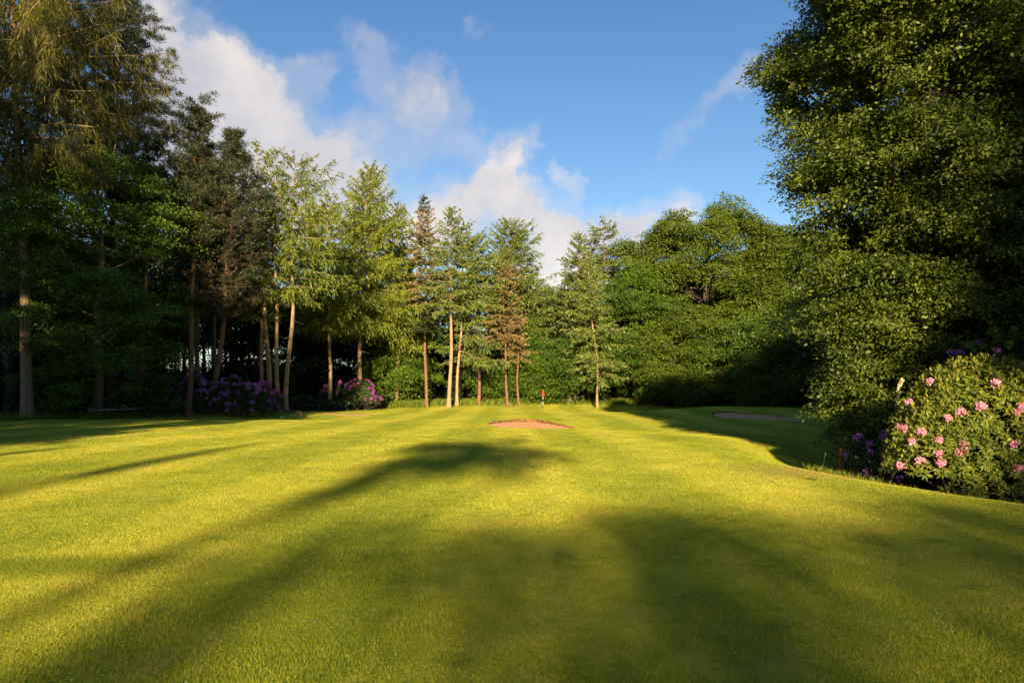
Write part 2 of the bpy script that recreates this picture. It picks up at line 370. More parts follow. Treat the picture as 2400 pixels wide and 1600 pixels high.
def conifer_parts(H,zb,prof,seed=0,style='larch',r0=.3,lean=(0,0),bend=.25,dz=.5,nb=5,asym=0,az0=0,
                  droop=.6,sw=.06,sl=.28,dens=1.0,stub=10,brown=None,up_top=.6,down=-.15,lbmax=1.6):
    """returns (Tubes, [Leaves green, Leaves brown])"""
    rng=np.random.default_rng(seed); T=Tubes(); G=Leaves(); B=Leaves(); pts=trunk_pts(H,lean,bend,seed); r0=r0*.70; bend=bend*.6
    trunk_tube(T,H,r0,pts,seed)
    tz_=pts[:,2]
    def axis_at(z): return np.array([np.interp(z,tz_,pts[:,0]),np.interp(z,tz_,pts[:,1]),z])
    lf=lumps(rng,6,.18); z=zb; azb=rng.uniform(0,6.28)
    nG=0
    while z<H-.15:
        t=(z-zb)/(H-zb); Rb=np.interp(t,[p[0] for p in prof],[p[1] for p in prof])
        k=max(3,int(nb+rng.integers(-1,2))); azb+=rng.uniform(.5,1.6)
        for j in range(k):
            az=azb+j*6.283/k+rng.uniform(-.35,.35); zz=z+rng.uniform(-.5,.5)*dz
            if zz>H-.1: continue
            L=Rb*rng.uniform(.62,1.12)*float(lf(az,zz))*(1+asym*math.cos(az-az0))
            if L<.12: L=.12
            a=down+(up_top-down)*t**1.3+rng.uniform(-.12,.12); 
            if rng.random()<.06: continue
            f=np.array([math.cos(az),math.sin(az),0]); sd=np.array([-math.sin(az),math.cos(az),0])
            o=axis_at(zz); s=np.linspace(0,1,7); wig=.06*L*np.sin(s*5+rng.uniform(0,6))*s
            if style=='tuft': zc=L*(math.tan(a)*s+.28*s**2)
            else: zc=L*(math.tan(a)*s-.38*s**2*(1-t*.8)+.27*s**3)
            C=o+f*(L*s)[:,None]*math.cos(a*.6)+sd*wig[:,None]+np.array([0,0,1])*zc[:,None]
            T.add(C,np.maximum(.006,(.010+.011*L)*(1-s*.92)*min(1.3,r0/.3)),4)
            target=G
            if brown is not None and brown(t,rng,az): target=B
            if style=='tuft':
                nt_=max(5,int(L*4.6*dens))
                for q in range(nt_):
                    sq=rng.uniform(.3,1.0); cp=np.array([np.interp(sq,s,C[:,m_]) for m_ in range(3)])
                    off=sd*rng.normal(0,.30*L*sq*.55)+f*rng.normal(0,.12*L); off[2]=abs(rng.normal(0,.14))+.05
                    cp2=cp+off; m_=int(42*dens)
                    if q%2==0: T.add(np.array([cp,(cp+cp2)/2+[0,0,-.05],cp2]),[.02,.015,.008],3)
                    d=nrm(rng.normal(0,1,(m_,3))+np.array([0,0,.75])+f*.6)
                    P=cp2+rng.normal(0,.15,(m_,3))*np.array([1,1,.55])
                    target.add(P,d,rng.normal(0,1,(m_,3)),sl*rng.uniform(.6,1.2,m_),sw,rng=rng)
            else:
                nbl=max(4,int(L/.095*dens)); sq=np.sort(rng.uniform(.10,1,nbl)); sq[-1]=1
                P0=np.stack([np.interp(sq,s,C[:,m_]) for m_ in range(3)],-1)
                side=np.where(rng.random(nbl)<.5,-1.,1.)
                lb=np.clip(.36*L*(1.15-sq*.70),.25,lbmax)*rng.uniform(.5,1.25,nbl)
                ks=5; tt=(np.arange(ks)+.5)/ks
                fw=rng.uniform(.3,.9,nbl)
                dvec=f[None]*fw[:,None]+sd[None]*(side*rng.uniform(.3,1.0,nbl))[:,None]; dvec=nrm(dvec)
                dr=droop*rng.uniform(.5,1.3,nbl)*(1-.65*t)
                horiz=lb*np.maximum(.25,1-dr*.75)
                PP=P0[:,None,:]+dvec[:,None,:]*(horiz[:,None]*tt[None])[:,:,None]
                PP[:,:,2]-= (lb*dr)[:,None]*tt[None]**1.35
                tang=dvec[:,None,:]*horiz[:,None,None]+np.zeros_like(PP); tang[:,:,2]-=(lb*dr*1.35)[:,None]*tt[None]**.35
                PP=PP.reshape(-1,3); tang=nrm(tang.reshape(-1,3))+rng.normal(0,.32,(len(PP),3))
                ln=np.repeat(lb/ks*1.9,ks)*rng.uniform(.7,1.2,len(PP))
                target.add(PP+rng.normal(0,.02,PP.shape),tang,rng.normal(0,1,PP.shape)+[0,0,.6],np.maximum(ln,sl*.55),sw*rng.uniform(.7,1.4,len(PP)),rng=rng)
                # needles along the branch itself
                m_=max(6,int(L*12)); sq=rng.uniform(.15,1,m_); P0=np.stack([np.interp(sq,s,C[:,q]) for q in range(3)],-1)
                target.add(P0,f[None]+rng.normal(0,.55,(m_,3)),rng.normal(0,1,(m_,3)),sl,sw,rng=rng)
        z+=dz*rng.uniform(.75,1.3)
    # leader
    m_=50; zq=H-rng.random(m_)*1.1; P=np.stack([axis_at(q) for q in zq]); G.add(P,rng.normal(0,.7,(m_,3))+[0,0,1],rng.normal(0,1,(m_,3)),sl*.8,sw,rng=rng)
    for _ in range(stub):
        zz=rng.uniform(.15*zb,zb*1.02); az=rng.uniform(0,6.28); L=rng.uniform(.3,1.8)*(zz/zb)
        o=axis_at(zz); s=np.linspace(0,1,5)
        C=o+np.stack([np.cos(az)*L*s,np.sin(az)*L*s,-.25*L*s+rng.normal(0,.03,5)],-1); T.add(C,.03*(1-s*.85),4)
    return T,G,B

def put_tree(name,label,cat,px,y,T,crowns,bark,group=None,x=None):
    x=ppx(px,y) if x is None else x
    e=empty(name,(x,y,tz(x,y)),label,cat,group)
    link('trunk',T.mesh('trunk',bark),e)
    for nm,lv,mt in crowns:
        if lv.P: link(nm,lv.mesh(nm,mt),e)
    return e

def broad_parts(H,zb,prof,seed=0,r0=.4,lean=(0,0),bend=.4,cr=1.1,ncl=220,per=150,leaf=.16,lw=.6,droop=.35,
                flat=.25,asym=0,az0=0,stretch=(1,1),nlimb=26,inner=.35,amp=.16,side=None,gather=.86,bsize=9,brad=1.7,bz=.35):
    rng=np.random.default_rng(seed); T=Tubes(); G=Leaves(); pts=trunk_pts(H*.93,lean,bend,seed)
    trunk_tube(T,H*.93,r0,pts,seed,flare=.5)
    lf=lumps(rng,8,amp); tp=np.array([p[0] for p in prof]); rp=np.array([p[1] for p in prof])
    # sample heights in proportion to girth
    tg=np.linspace(0,1,200); wg=np.interp(tg,tp,rp)+.25*rp.max()*(tg>.85); cdf=np.cumsum(wg); cdf/=cdf[-1]
    t=np.interp(rng.random(ncl),cdf,tg); az=rng.uniform(0,6.283,ncl)
    if side is not None:      # more clumps on the side given (the rest keeps its own)
        k=rng.random(ncl)<.35; az=np.where(k,side+rng.normal(0,.9,ncl),az)
    z=zb+t*(H-zb); R=np.interp(t,tp,rp)*lf(az,z)*(1+asym*np.cos(az-az0))
    q=inner+(1-inner)*rng.random(ncl)**.45
    ax=np.interp(z,pts[:,2],pts[:,0]); ay=np.interp(z,pts[:,2],pts[:,1])
    C=np.stack([ax+np.cos(az)*R*q*stretch[0],ay+np.sin(az)*R*q*stretch[1],z],-1)
    # gather most clumps on separate boughs so that dark gaps open between them
    nbg=max(12,int(ncl/bsize)); kb=rng.integers(0,nbg,ncl); use=rng.random(ncl)<gather
    br=brad*cr*rng.uniform(.6,1.3,nbg)
    rho=br[kb]*np.sqrt(rng.random(ncl)); ph=rng.uniform(0,6.283,ncl)
    off=np.stack([rho*np.cos(ph),rho*np.sin(ph),-.32*rho**2/br[kb]+br[kb]*bz*rng.normal(0,1,ncl)],-1)
    Cb=C[kb]+off; Cb[:,2]=np.maximum(Cb[:,2],.3)
    C=np.where(use[:,None],Cb,C); az=np.where(use,az[kb],az)
    O=np.stack([np.cos(az),np.sin(az),0*az],-1)
    for c in range(ncl):
        rr=cr*rng.uniform(.6,1.35); m_=int(per*(rr/cr)**2*rng.uniform(.8,1.2))
        rho=rr*np.sqrt(rng.random(m_)); ph=rng.uniform(0,6.283,m_); lob=1+.35*np.sin(ph*rng.integers(3,6)+rng.uniform(0,6))
        dx=rho*np.cos(ph)*lob; dy=rho*np.sin(ph)*lob
        out=dx*O[c,0]+dy*O[c,1]
        dzv=-droop*rho**2/rr-droop*.7*np.maximum(out,0)+rng.normal(0,flat*rr,m_)+flat*rr*.5*np.sin(dx*5/rr+c)*np.sin(dy*5/rr)
        P=C[c]+np.stack([dx,dy,dzv],-1)
        nn=np.stack([dx,dy,0*dx],-1)/rr*.6+O[c]*.45+np.array([0,0,.75])+rng.normal(0,.55,(m_,3))
        d=np.stack([dx,dy,0*dx],-1)/rr+O[c]*.4+rng.normal(0,.6,(m_,3))-np.array([0,0,.35])
        ls=leaf*rng.uniform(.65,1.25,m_)
        G.add(P,d,nn,ls,ls*lw,rng=rng)
    # limbs
    idx=rng.choice(ncl,min(nlimb,ncl),replace=False)
    for c in idx:
        end=C[c]; zs=max(zb*.5,end[2]-rng.uniform(.25,.5)*np.hypot(end[0],end[1])-.5); zs=min(zs,H*.85)
        o=np.array([np.interp(zs,pts[:,2],pts[:,0]),np.interp(zs,pts[:,2],pts[:,1]),zs]); s=np.linspace(0,1,7)[:,None]
        mid=(o+end)/2+np.array([0,0,-.1])*np.linalg.norm(end-o)+rng.normal(0,.25,3)
        Q=(1-s)**2*o+2*s*(1-s)*mid+s**2*end; l=np.linalg.norm(end-o)
        T.add(Q,(.02+.014*l)*(1-s[:,0]*.9),5)
        for _ in range(3):
            e2=end+rng.normal(0,cr*.7,3)*[1,1,.4]; T.add(np.array([Q[4],(Q[4]+e2)/2,e2]),[.03,.02,.008],3)
    return T,G

# ------------------------------------------------------------------ the conifers
LP=[(0,.75),(.25,1),(.55,.72),(.85,.32),(1,.05)]
def prof(R,shape=LP): return [(t,R*r) for t,r in shape]
def con(name,label,px,y,pytop,pyb,R,bark='pale_bark',green='larch',group=None,brownmat='brown',shape=LP,pxtop=None,**k):
    x=ppx(px,y); zg=tz(x,y); H=ztop(pytop,y)-zg; zb=ztop(pyb,y)-zg; R*=1.15 if y>70 else 1.0
    lean=((ppx(pxtop,y)-x) if pxtop is not None else 0, 0)
    T,G,B=conifer_parts(H,zb,prof(R,shape),lean=lean,**k)
    return put_tree(name,label,name.split('_')[0]+' tree',px,y,T,[('crown',G,M[green]),('withered_needles',B,M[brownmat])],M[bark],group)
RT=(0,-.3)
con('larch_tree','tall larch with long hanging sprays, its bare trunk nearest the left edge',65,44,-330,400,6.6,green='larch_shaded',seed=1,r0=.50,pxtop=20,dz=.7,nb=7,droop=1.25,sw=.042,sl=.26,dens=2.0,lbmax=2.3,
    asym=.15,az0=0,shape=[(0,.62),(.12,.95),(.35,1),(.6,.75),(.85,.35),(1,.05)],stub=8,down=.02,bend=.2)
con('pine_tree','tall dark pine with layered tufts rising out of frame behind the left larch',262,53,-70,560,5.0,bark='red_bark',green='pine',seed=2,r0=.4,style='tuft',dz=.75,nb=6,sw=.05,sl=.36,
    shape=[(0,.7),(.35,1),(.6,.85),(.85,.5),(1,.12)],up_top=.7,down=.05)
con('pine_tree','slim pine with a bare reddish trunk standing at the low rail fence',335,50,405,610,3.2,bark='red_bark',green='pine',seed=3,r0=.27,pxtop=356,style='tuft',dz=.7,nb=5,sw=.05,sl=.34,
    shape=[(0,.8),(.4,1),(.8,.6),(1,.15)],up_top=.6,down=.0,stub=12)
con('pine_tree','dark pine with a rounded spiky top, trunk rising at left of the purple rhododendrons',441,51,266,600,2.7,bark='red_bark',green='pine',seed=4,r0=.33,pxtop=463,style='tuft',dz=.6,nb=6,sw=.05,sl=.34,
    shape=[(0,.7),(.3,1),(.7,.7),(.88,.4),(1,.06)],up_top=1.0,down=.0,brown=lambda t,r,a:t<.3 and r.random()<.3,brownmat='greybrown')
con('pine_tree','leaning dark pine with dying brown lower boughs behind the purple rhododendrons',494,52.5,318,740,3.3,bark='red_bark',green='pine',seed=5,r0=.34,pxtop=552,style='tuft',dz=.6,nb=6,sw=.05,sl=.33,
    shape=[(0,.75),(.3,1),(.6,.65),(.85,.32),(1,.05)],up_top=.9,down=-.05,brown=lambda t,r,a:t<.42 and r.random()<.8,brownmat='greybrown')
con('pine_tree','thin grey trunked pine between the two dark pines',468,62,350,560,2.8,bark='grey_bark',green='pine',seed=6,r0=.34,style='tuft',dz=.8,nb=5,sw=.06,sl=.36,shape=[(0,.7),(.4,1),(1,.2)])
con('pine_tree','grey trunked pine close behind the leaning dark pine',509,64,400,600,2.8,bark='grey_bark',green='pine',seed=7,r0=.32,style='tuft',dz=.8,nb=5,sw=.06,sl=.36,shape=[(0,.7),(.4,1),(1,.2)])
con('larch_tree','larch with a curved pale trunk, first of the cluster beside the dark pines',614,60,330,740,2.8,seed=8,r0=.26,pxtop=600,dz=.7,nb=5,droop=.8,sw=.08,dens=.75,bend=.35)
con('larch_tree','larch with thick straight trunk in the middle of the left cluster',632,59,352,690,2.9,seed=9,r0=.36,pxtop=622,dz=.75,nb=5,droop=.85,sw=.08,dens=.75,bend=.3)
con('larch_tree','larch with a dead twiggy top and bent trunk at the right of the left cluster',656,57,350,700,2.9,seed=10,r0=.27,pxtop=640,dz=.7,nb=5,droop=.9,sw=.075,dens=.75,bend=.3)
con('larch_tree','broad topped larch on the right side of the left cluster',669,57.5,358,700,4.0,seed=11,r0=.31,pxtop=696,dz=.65,nb=5,droop=.9,sw=.075,dens=.85,bend=.4,asym=.25,az0=0,
    shape=[(0,.6),(.3,.9),(.6,1),(.85,.7),(1,.15)])
con('larch_tree','loose pale green larch between the left cluster and the tallest lit larch',772,71,448,760,4.4,seed=12,r0=.3,dz=.6,nb=6,droop=.8,sw=.10,dens=.9)
con('larch_tree','full golden green larch behind the small magenta rhododendron, tallest of the lit trees',846,76,388,760,5.0,seed=13,r0=.36,pxtop=864,dz=.56,nb=7,droop=.85,sw=.09,sl=.3,dens=1.15,asym=.12,az0=0,
    shape=[(0,.8),(.2,1),(.5,.85),(.72,.55),(.88,.36),(1,.05)],stub=22,bend=.3)
con('larch_tree','drooping larch filling the gap left of the rusty spruce',930,82,478,800,4.4,seed=14,r0=.32,dz=.6,nb=7,droop=.9,sw=.11,dens=1.0)
con('spruce_tree','narrow spire shaped spruce with rusty brown needles',1000,78.5,457,770,2.5,bark='red_bark',green='pine',seed=15,r0=.26,pxtop=990,dz=.42,nb=6,droop=.25,sw=.10,sl=.3,dens=1.1,
    shape=[(0,.9),(.25,1),(.55,.8),(.8,.42),(1,.1)],up_top=.5,down=-.1,brown=lambda t,r,a:.18<t<.86 and r.random()<.93)
con('spruce_tree','spruce with a long straight sunlit trunk in the centre of the tree line',1052,78,487,720,3.7,bark='pale_bark',green='spruce',seed=16,r0=.33,pxtop=1062,dz=.5,nb=6,droop=.45,sw=.09,dens=1.0,
    shape=[(0,.95),(.25,1),(.55,.75),(.8,.45),(1,.05)],down=-.1,bend=.2)
con('spruce_tree','spruce with low spreading boughs just right of the long sunlit trunk',1071,80.5,520,840,4.2,bark='pale_bark',green='spruce',seed=17,r0=.27,pxtop=1086,dz=.75,nb=5,droop=.5,sw=.10,dens=.95,asym=.4,az0=0,
    shape=[(0,1),(.2,.85),(.5,.95),(.8,.5),(1,.05)],down=-.05)
con('spruce_tree','reddish trunked spruce left of the two withered conifers',1122,81,545,740,3.4,bark='red_bark',green='spruce',seed=18,r0=.3,dz=.6,nb=5,droop=.4,sw=.10,dens=.9)
con('spruce_tree','dense green spruce rising behind the withered conifers',1208,87,513,800,5.2,bark='pale_bark',green='spruce',seed=19,r0=.33,pxtop=1196,dz=.5,nb=7,droop=.45,sw=.11,sl=.32,dens=1.0,asym=.12,az0=0,
    shape=[(0,.75),(.25,1),(.5,.85),(.8,.5),(1,.06)],down=.0)
con('pine_tree','withered conifer with orange brown needles over an upright bare trunk',1190,79,585,795,2.7,bark='red_bark',green='spruce',brown=lambda t,r,a:t<.8 and r.random()<.8,seed=20,r0=.22,pxtop=1186,dz=.45,nb=6,droop=.35,sw=.09,sl=.26,dens=1.1,
    shape=[(0,.75),(.2,1),(.5,.7),(.8,.5),(1,.2)],down=-.15,stub=14)
con('pine_tree','second withered conifer on a slanting bare trunk beside the upright one',1216,79.5,700,840,1.9,bark='red_bark',green='brown',seed=21,r0=.2,pxtop=1204,dz=.5,nb=4,droop=.5,sw=.08,sl=.26,dens=.8,down=-.2)
con('larch_tree','feathery young larch with a crooked trunk right of the flag',1400,77,590,880,3.4,bark='pale_bark',green='spruce',seed=22,r0=.19,pxtop=1378,dz=.5,nb=5,droop=.5,sw=.09,dens=.9,bend=.35,stub=4)
con('spruce_tree','open topped spruce with wide separate boughs, tallest right of the sky gap',1418,92,508,830,4.0,bark='red_bark',green='spruce',seed=23,r0=.3,dz=.95,nb=4,droop=.3,sw=.12,dens=1.0,
    shape=[(0,.8),(.5,.9),(.75,.95),(.9,.5),(1,.05)],down=.0,up_top=.2)
con('spruce_tree','denser spruce just left of the open topped spruce',1358,93,545,830,4.6,bark='red_bark',green='spruce',seed=24,r0=.3,dz=.55,nb=6,droop=.4,sw=.12,dens=1.0)
# conifers that stand deeper in the left wood
con('larch_tree','shaded larch deep behind the loose pale green one',735,86,520,850,4.6,green='spruce',seed=25,r0=.3,dz=.7,nb=6,droop=.6,sw=.13,dens=.8)

# ------------------------------------------------------------------ broadleaved trees
def brd(name,label,px,y,pytop,zb,R,bark='grey_bark',leafm='beech',shape=None,x=None,cat=None,group=None,H=None,**k):
    x=ppx(px,y) if x is None else x; zg=tz(x,y); H=(ztop(pytop,y)-zg) if H is None else H
    shape=shape or [(0,.7),(.25,1),(.6,.9),(.85,.55),(1,.15)]
    T,G=broad_parts(H,zb,[(t,R*r) for t,r in shape],**k)
    return put_tree(name,label,cat or name.replace('_',' '),px,y,T,[('crown',G,M[leafm])],M[bark],group,x=x)
brd('beech_tree','broad dark beech with layered boughs behind the left larch trunk',225,47.5,335,.9,5.3,seed=31,r0=.35,cr=.95,ncl=900,per=120,leaf=.17,lw=.7,droop=.35,flat=.12,inner=.45,
    shape=[(0,.62),(.2,.75),(.45,.95),(.7,1.05),(.88,.7),(1,.25)],asym=.12,az0=-.6)
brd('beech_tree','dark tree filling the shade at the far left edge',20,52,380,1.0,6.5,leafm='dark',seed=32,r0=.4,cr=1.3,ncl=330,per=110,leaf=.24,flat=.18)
brd('beech_tree','bright beech with drooping sprays between the golden larch and the rusty spruce',935,83.5,690,1.6,4.6,seed=33,r0=.28,cr=1.0,ncl=520,per=110,leaf=.22,lw=.65,droop=.55,flat=.12,
    shape=[(0,.7),(.3,1),(.6,.9),(.85,.6),(1,.2)])
brd('beech_tree','small beech with fanned drooping boughs directly behind the flag',1236,86,765,.5,6.0,seed=34,r0=.25,cr=1.0,ncl=560,per=110,leaf=.22,lw=.65,droop=.6,flat=.12,shape=[(0,.75),(.3,1),(.6,.8),(.85,.5),(1,.2)])
brd('maple_tree','low bright green tree on a short sunlit trunk right of the flag',1335,83,780,1.4,3.9,leafm='maple',seed=35,r0=.3,cr=.95,ncl=380,per=105,leaf=.24,lw=.8,flat=.15)
brd('maple_tree','rounded tree at the foot of the sky gap',1348,97,655,2,4.6,leafm='maple',seed=36,r0=.35,cr=1.4,ncl=300,per=100,leaf=.28,lw=.8)
brd('oak_tree','great domed oak, highest crown on the right of the wood',1655,89,498,4.5,11.2,leafm='oak',seed=37,r0=.75,cr=.95,ncl=2500,per=95,leaf=.25,lw=.75,droop=.35,flat=.24,inner=.66,amp=.12,gather=.92,brad=2.3,bz=.38,bsize=17,nlimb=60,
    shape=[(0,.75),(.3,.95),(.55,.93),(.78,.78),(.92,.52),(1,.22)])
brd('beech_tree','tall leafy beech left of the great oak',1490,84,620,1.2,6.0,seed=38,leafm='beech',r0=.32,cr=.8,gather=.92,brad=2.2,bsize=14,inner=.6,ncl=1760,per=80,leaf=.22,lw=.7,droop=.45,flat=.15,shape=[(0,.8),(.25,1),(.55,.9),(.8,.6),(1,.2)])
brd('oak_tree','oak crown joining the left shoulder of the great oak',1475,93,560,5,6.6,leafm='oak',seed=39,r0=.4,cr=1.3,ncl=330,per=100,leaf=.26,lw=.75)
brd('beech_tree','beech with wind swept hanging boughs below the great oak',1625,81,720,1.0,6.2,leafm='oak',seed=40,r0=.3,cr=.8,gather=.92,brad=2.2,bsize=14,inner=.6,ncl=1680,per=80,leaf=.22,lw=.7,droop=.6,flat=.13)
brd('maple_tree','rounded yellow green tree between the great oak and the big near tree',1840,82,540,1.5,6.9,leafm='oak',seed=41,r0=.4,cr=.85,gather=.92,brad=2.2,bsize=14,inner=.6,ncl=1850,per=80,leaf=.23,lw=.8,flat=.2,shape=[(0,.8),(.3,1),(.6,.95),(.85,.65),(1,.3)])
brd('maple_tree','low leafy tree right of the oak trunk behind the shaded bunker',1760,76,735,.8,5.6,leafm='maple',seed=42,r0=.3,cr=.8,gather=.92,brad=2.2,bsize=14,inner=.6,ncl=1560,per=75,leaf=.22,lw=.8,flat=.15)
brd('maple_tree','dark leafy tree above the right end of the shaded mound',1905,66,690,.5,5.6,leafm='maple',seed=43,r0=.3,cr=.8,gather=.92,brad=2.2,bsize=14,inner=.6,ncl=1560,per=75,leaf=.2,lw=.8)
brd('big_broadleaf_tree','huge near tree with small glossy leaves reaching from the ground out of frame',0,20.5,0,.1,3.75,x=12.35,H=17.6,leafm='near',cat='broadleaf tree',bark='grey_bark',seed=44,r0=.42,cr=.36,ncl=6200,per=78,leaf=.112,lw=.55,
    droop=.45,flat=.24,inner=.70,amp=.11,nlimb=70,side=-2.3,shape=[(0,.34),(.05,.48),(.12,.58),(.3,.66),(.5,.70),(.65,.87),(.82,1.05),(1,.4)],bend=.5,bsize=27,brad=2.7,bz=.34,gather=.94)
brd('broadleaf_tree','shaded tree rising out of frame at the right edge behind the near tree',0,24,0,.5,6.2,x=19.8,H=17.5,leafm='dark',seed=45,r0=.45,cr=.85,ncl=800,per=80,leaf=.16,lw=.6,flat=.22,inner=.4,nlimb=40,side=3.6)  # darkened leaf colour stands in for shade here and on the next tree
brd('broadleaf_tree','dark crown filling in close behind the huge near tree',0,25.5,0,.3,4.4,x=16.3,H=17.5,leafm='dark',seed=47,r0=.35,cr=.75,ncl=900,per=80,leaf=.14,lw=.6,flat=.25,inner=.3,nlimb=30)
brd('sycamore_tree','low sycamore with large lobed leaves above the pink rhododendron at the right edge',0,18.2,0,.3,3.3,x=14.6,H=6.9,leafm='maple',seed=46,r0=.16,cr=.55,ncl=300,per=55,leaf=.19,lw=.95,flat=.18,inner=.4,nlimb=24)

# sunlit cream seed tassels hanging in the near tree
rng=np.random.default_rng(70); G=Leaves()
near=[o for o in COL.objects if o.name.startswith('big_broadleaf')][0]
for cx,cy,cz,l in ((9.95,17.4,2.05,.42),(9.85,17.3,1.72,.3),):
    G=Leaves(); n=70; l=l*.8; t=np.linspace(0,1,n); P=np.stack([cx-.12*t+rng.normal(0,.02,n),cy+rng.normal(0,.03,n),cz-l*t],-1)
    G.add(P-np.array(near.location),rng.normal(0,.6,(n,3))-[0,0,1],rng.normal(0,1,(n,3)),.055,.03,rng=rng)
    link('seed_tassel',G.mesh('seed_tassel',M['cream']),near)

# ------------------------------------------------------------------ rhododendrons
def rhodo(label,cx,cy,blobs,flowers,fl_r,nros,leaf,seed,leafm,flm,sunny=None,shoots=True,petal=.05,pref=None):
    rng=np.random.default_rng(seed); zg=tz(cx,cy); G=Leaves(); F=Leaves(); T=Tubes()
    area=np.array([b[3]*b[5] for b in blobs]); area=area/area.sum()
    def sample(n,zmin=-.2,jit=.12):
        P=[];Q=[]
        while sum(len(p) for p in P)<n:
            k=rng.choice(len(blobs),2*n,p=area); B=np.array(blobs,float)[k]
            d=nrm(rng.normal(0,1,(2*n,3))); d[:,2]=np.where(d[:,2]<zmin,-d[:,2],d[:,2])
            p=B[:,:3]+d*B[:,3:6]*(1-np.abs(rng.normal(0,jit,(2*n,1))))
            ok=p[:,2]>.08
            for b in blobs:
                b=np.array(b,float); ok&=~((((p-b[:3])/b[3:6])**2).sum(1)<.80*(1-jit))
            P.append(p[ok]); Q.append(nrm(d/B[:,3:6])[ok])
        P=np.concatenate(P)[:n]; Q=np.concatenate(Q)[:n]; return P,Q
    P,Q=sample(nros)
    nl=9
    A=nrm(Q*.7+np.array([0,0,.6])+rng.normal(0,.25,Q.shape))
    R1=nrm(np.cross(A,rng.normal(0,1,A.shape))); R2=np.cross(A,R1)
    for k in range(nl):
        ph=k*6.283/nl+rng.uniform(-.3,.3,len(P)); d=R1*np.cos(ph)[:,None]+R2*np.sin(ph)[:,None]
        el=rng.uniform(-.35,.45,len(P))[:,None]
        G.add(P+d*leaf*.1,d+A*el,A+rng.normal(0,.2,A.shape),leaf*rng.uniform(.75,1.2,len(P)),leaf*.30,v=np.clip(rng.random(len(P))*.7,0,1),rng=rng)
    if shoots:
        for k in range(4):
            d=A+rng.normal(0,.28,A.shape)+[0,0,.5]; G.add(P+A*leaf*.15,d,rng.normal(0,1,A.shape),leaf*.75,leaf*.20,v=rng.uniform(.8,1.0,len(P)),rng=rng)
    # inner twigs
    for _ in range(50 if nros>900 else 22):
        b=np.array(blobs[rng.choice(len(blobs),p=area)],float); d=nrm(rng.normal(0,1,3)+[0,0,.5]); e2=b[:3]+d*b[3:6]*.9; e2[2]=max(e2[2],.1)
        s=np.linspace(0,1,5)[:,None]; o=np.array([b[0]*.7,b[1]*.7,0]); m_=(o+e2)/2+rng.normal(0,.15,3)
        T.add((1-s)**2*o+2*s*(1-s)*m_+s*s*e2,np.linspace(.04,.008,5),4)
    P,Q=sample(flowers*(4 if pref else 1),jit=.02)
    if pref:
        w=np.array([pref(*p) for p in P]); k=rng.choice(len(P),flowers,replace=False,p=w/w.sum()); P,Q=P[k],Q[k]
    for c,q in zip(P,Q):
        c=c+q*fl_r*.45+np.array([0,0,fl_r*.3]); m_=90 if fl_r<.1 else 46; sc=rng.uniform(.75,1.15)
        d=nrm(rng.normal(0,1,(m_,3))+q*.6+[0,0,.4])
        F.add(c+d*fl_r*sc*rng.uniform(.6,.95,(m_,1)),d*.5+rng.normal(0,.6,(m_,3)),d+rng.normal(0,.35,(m_,3)),petal*rng.uniform(.8,1.2,m_),petal*.8,v=np.clip(rng.normal(.5,.25,m_),0,1),rng=rng)
    e=empty('rhododendron',(cx,cy,zg),label,'rhododendron','rhododendron bushes')
    link('stems',T.mesh('stems',M['grey_bark']),e); link('foliage',G.mesh('foliage',M[leafm]),e); link('blossoms',F.mesh('blossoms',M[flm]),e)
    return e
rhodo('large pink flowered rhododendron, its left side sunlit, at the right edge',10.2,14.4,
      [(-.35,0,1.35,1.75,1.5,2.0),(1.9,-.2,.9,1.9,1.5,1.75),(.2,-.3,.6,1.9,1.4,1.2),(-1.2,-.1,1.15,1.15,1.0,1.1),(3.3,-.3,.7,1.5,1.3,1.5)],78,.082,3800,.135,51,'rhodo','pink',petal=.042,
      pref=lambda x,y,z:(3.2 if -2.6<x<-.6 and .4<z<1.7 else (.35 if x<.3 and z>2.2 else 1))*(.2+(y<0)))
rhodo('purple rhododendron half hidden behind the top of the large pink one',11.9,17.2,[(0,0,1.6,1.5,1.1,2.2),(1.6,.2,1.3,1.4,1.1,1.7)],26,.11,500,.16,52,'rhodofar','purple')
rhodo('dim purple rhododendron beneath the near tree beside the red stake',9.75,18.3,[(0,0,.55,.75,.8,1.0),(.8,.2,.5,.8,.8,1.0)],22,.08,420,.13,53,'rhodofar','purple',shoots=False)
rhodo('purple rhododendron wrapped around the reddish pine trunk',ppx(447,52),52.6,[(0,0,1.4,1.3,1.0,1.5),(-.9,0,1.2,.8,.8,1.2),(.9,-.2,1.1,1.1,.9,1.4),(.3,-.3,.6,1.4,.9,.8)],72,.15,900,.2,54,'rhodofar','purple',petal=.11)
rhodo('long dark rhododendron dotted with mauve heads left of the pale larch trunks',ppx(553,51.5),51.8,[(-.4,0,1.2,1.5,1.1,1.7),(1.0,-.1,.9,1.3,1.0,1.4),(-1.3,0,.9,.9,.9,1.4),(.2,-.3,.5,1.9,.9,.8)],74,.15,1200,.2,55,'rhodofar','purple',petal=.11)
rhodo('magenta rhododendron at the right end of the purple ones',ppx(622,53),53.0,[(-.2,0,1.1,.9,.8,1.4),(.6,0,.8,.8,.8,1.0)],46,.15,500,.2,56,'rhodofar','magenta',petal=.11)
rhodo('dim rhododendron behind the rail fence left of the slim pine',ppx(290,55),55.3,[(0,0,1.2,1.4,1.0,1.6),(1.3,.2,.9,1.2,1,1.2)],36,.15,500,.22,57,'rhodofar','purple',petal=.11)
rhodo('dim rhododendron behind the rail fence right of the slim pine',ppx(366,56),56.5,[(0,0,1.0,1.1,.9,1.2),(-.9,.1,.8,.9,.9,1.1)],30,.15,400,.22,58,'rhodofar','purple',petal=.11)
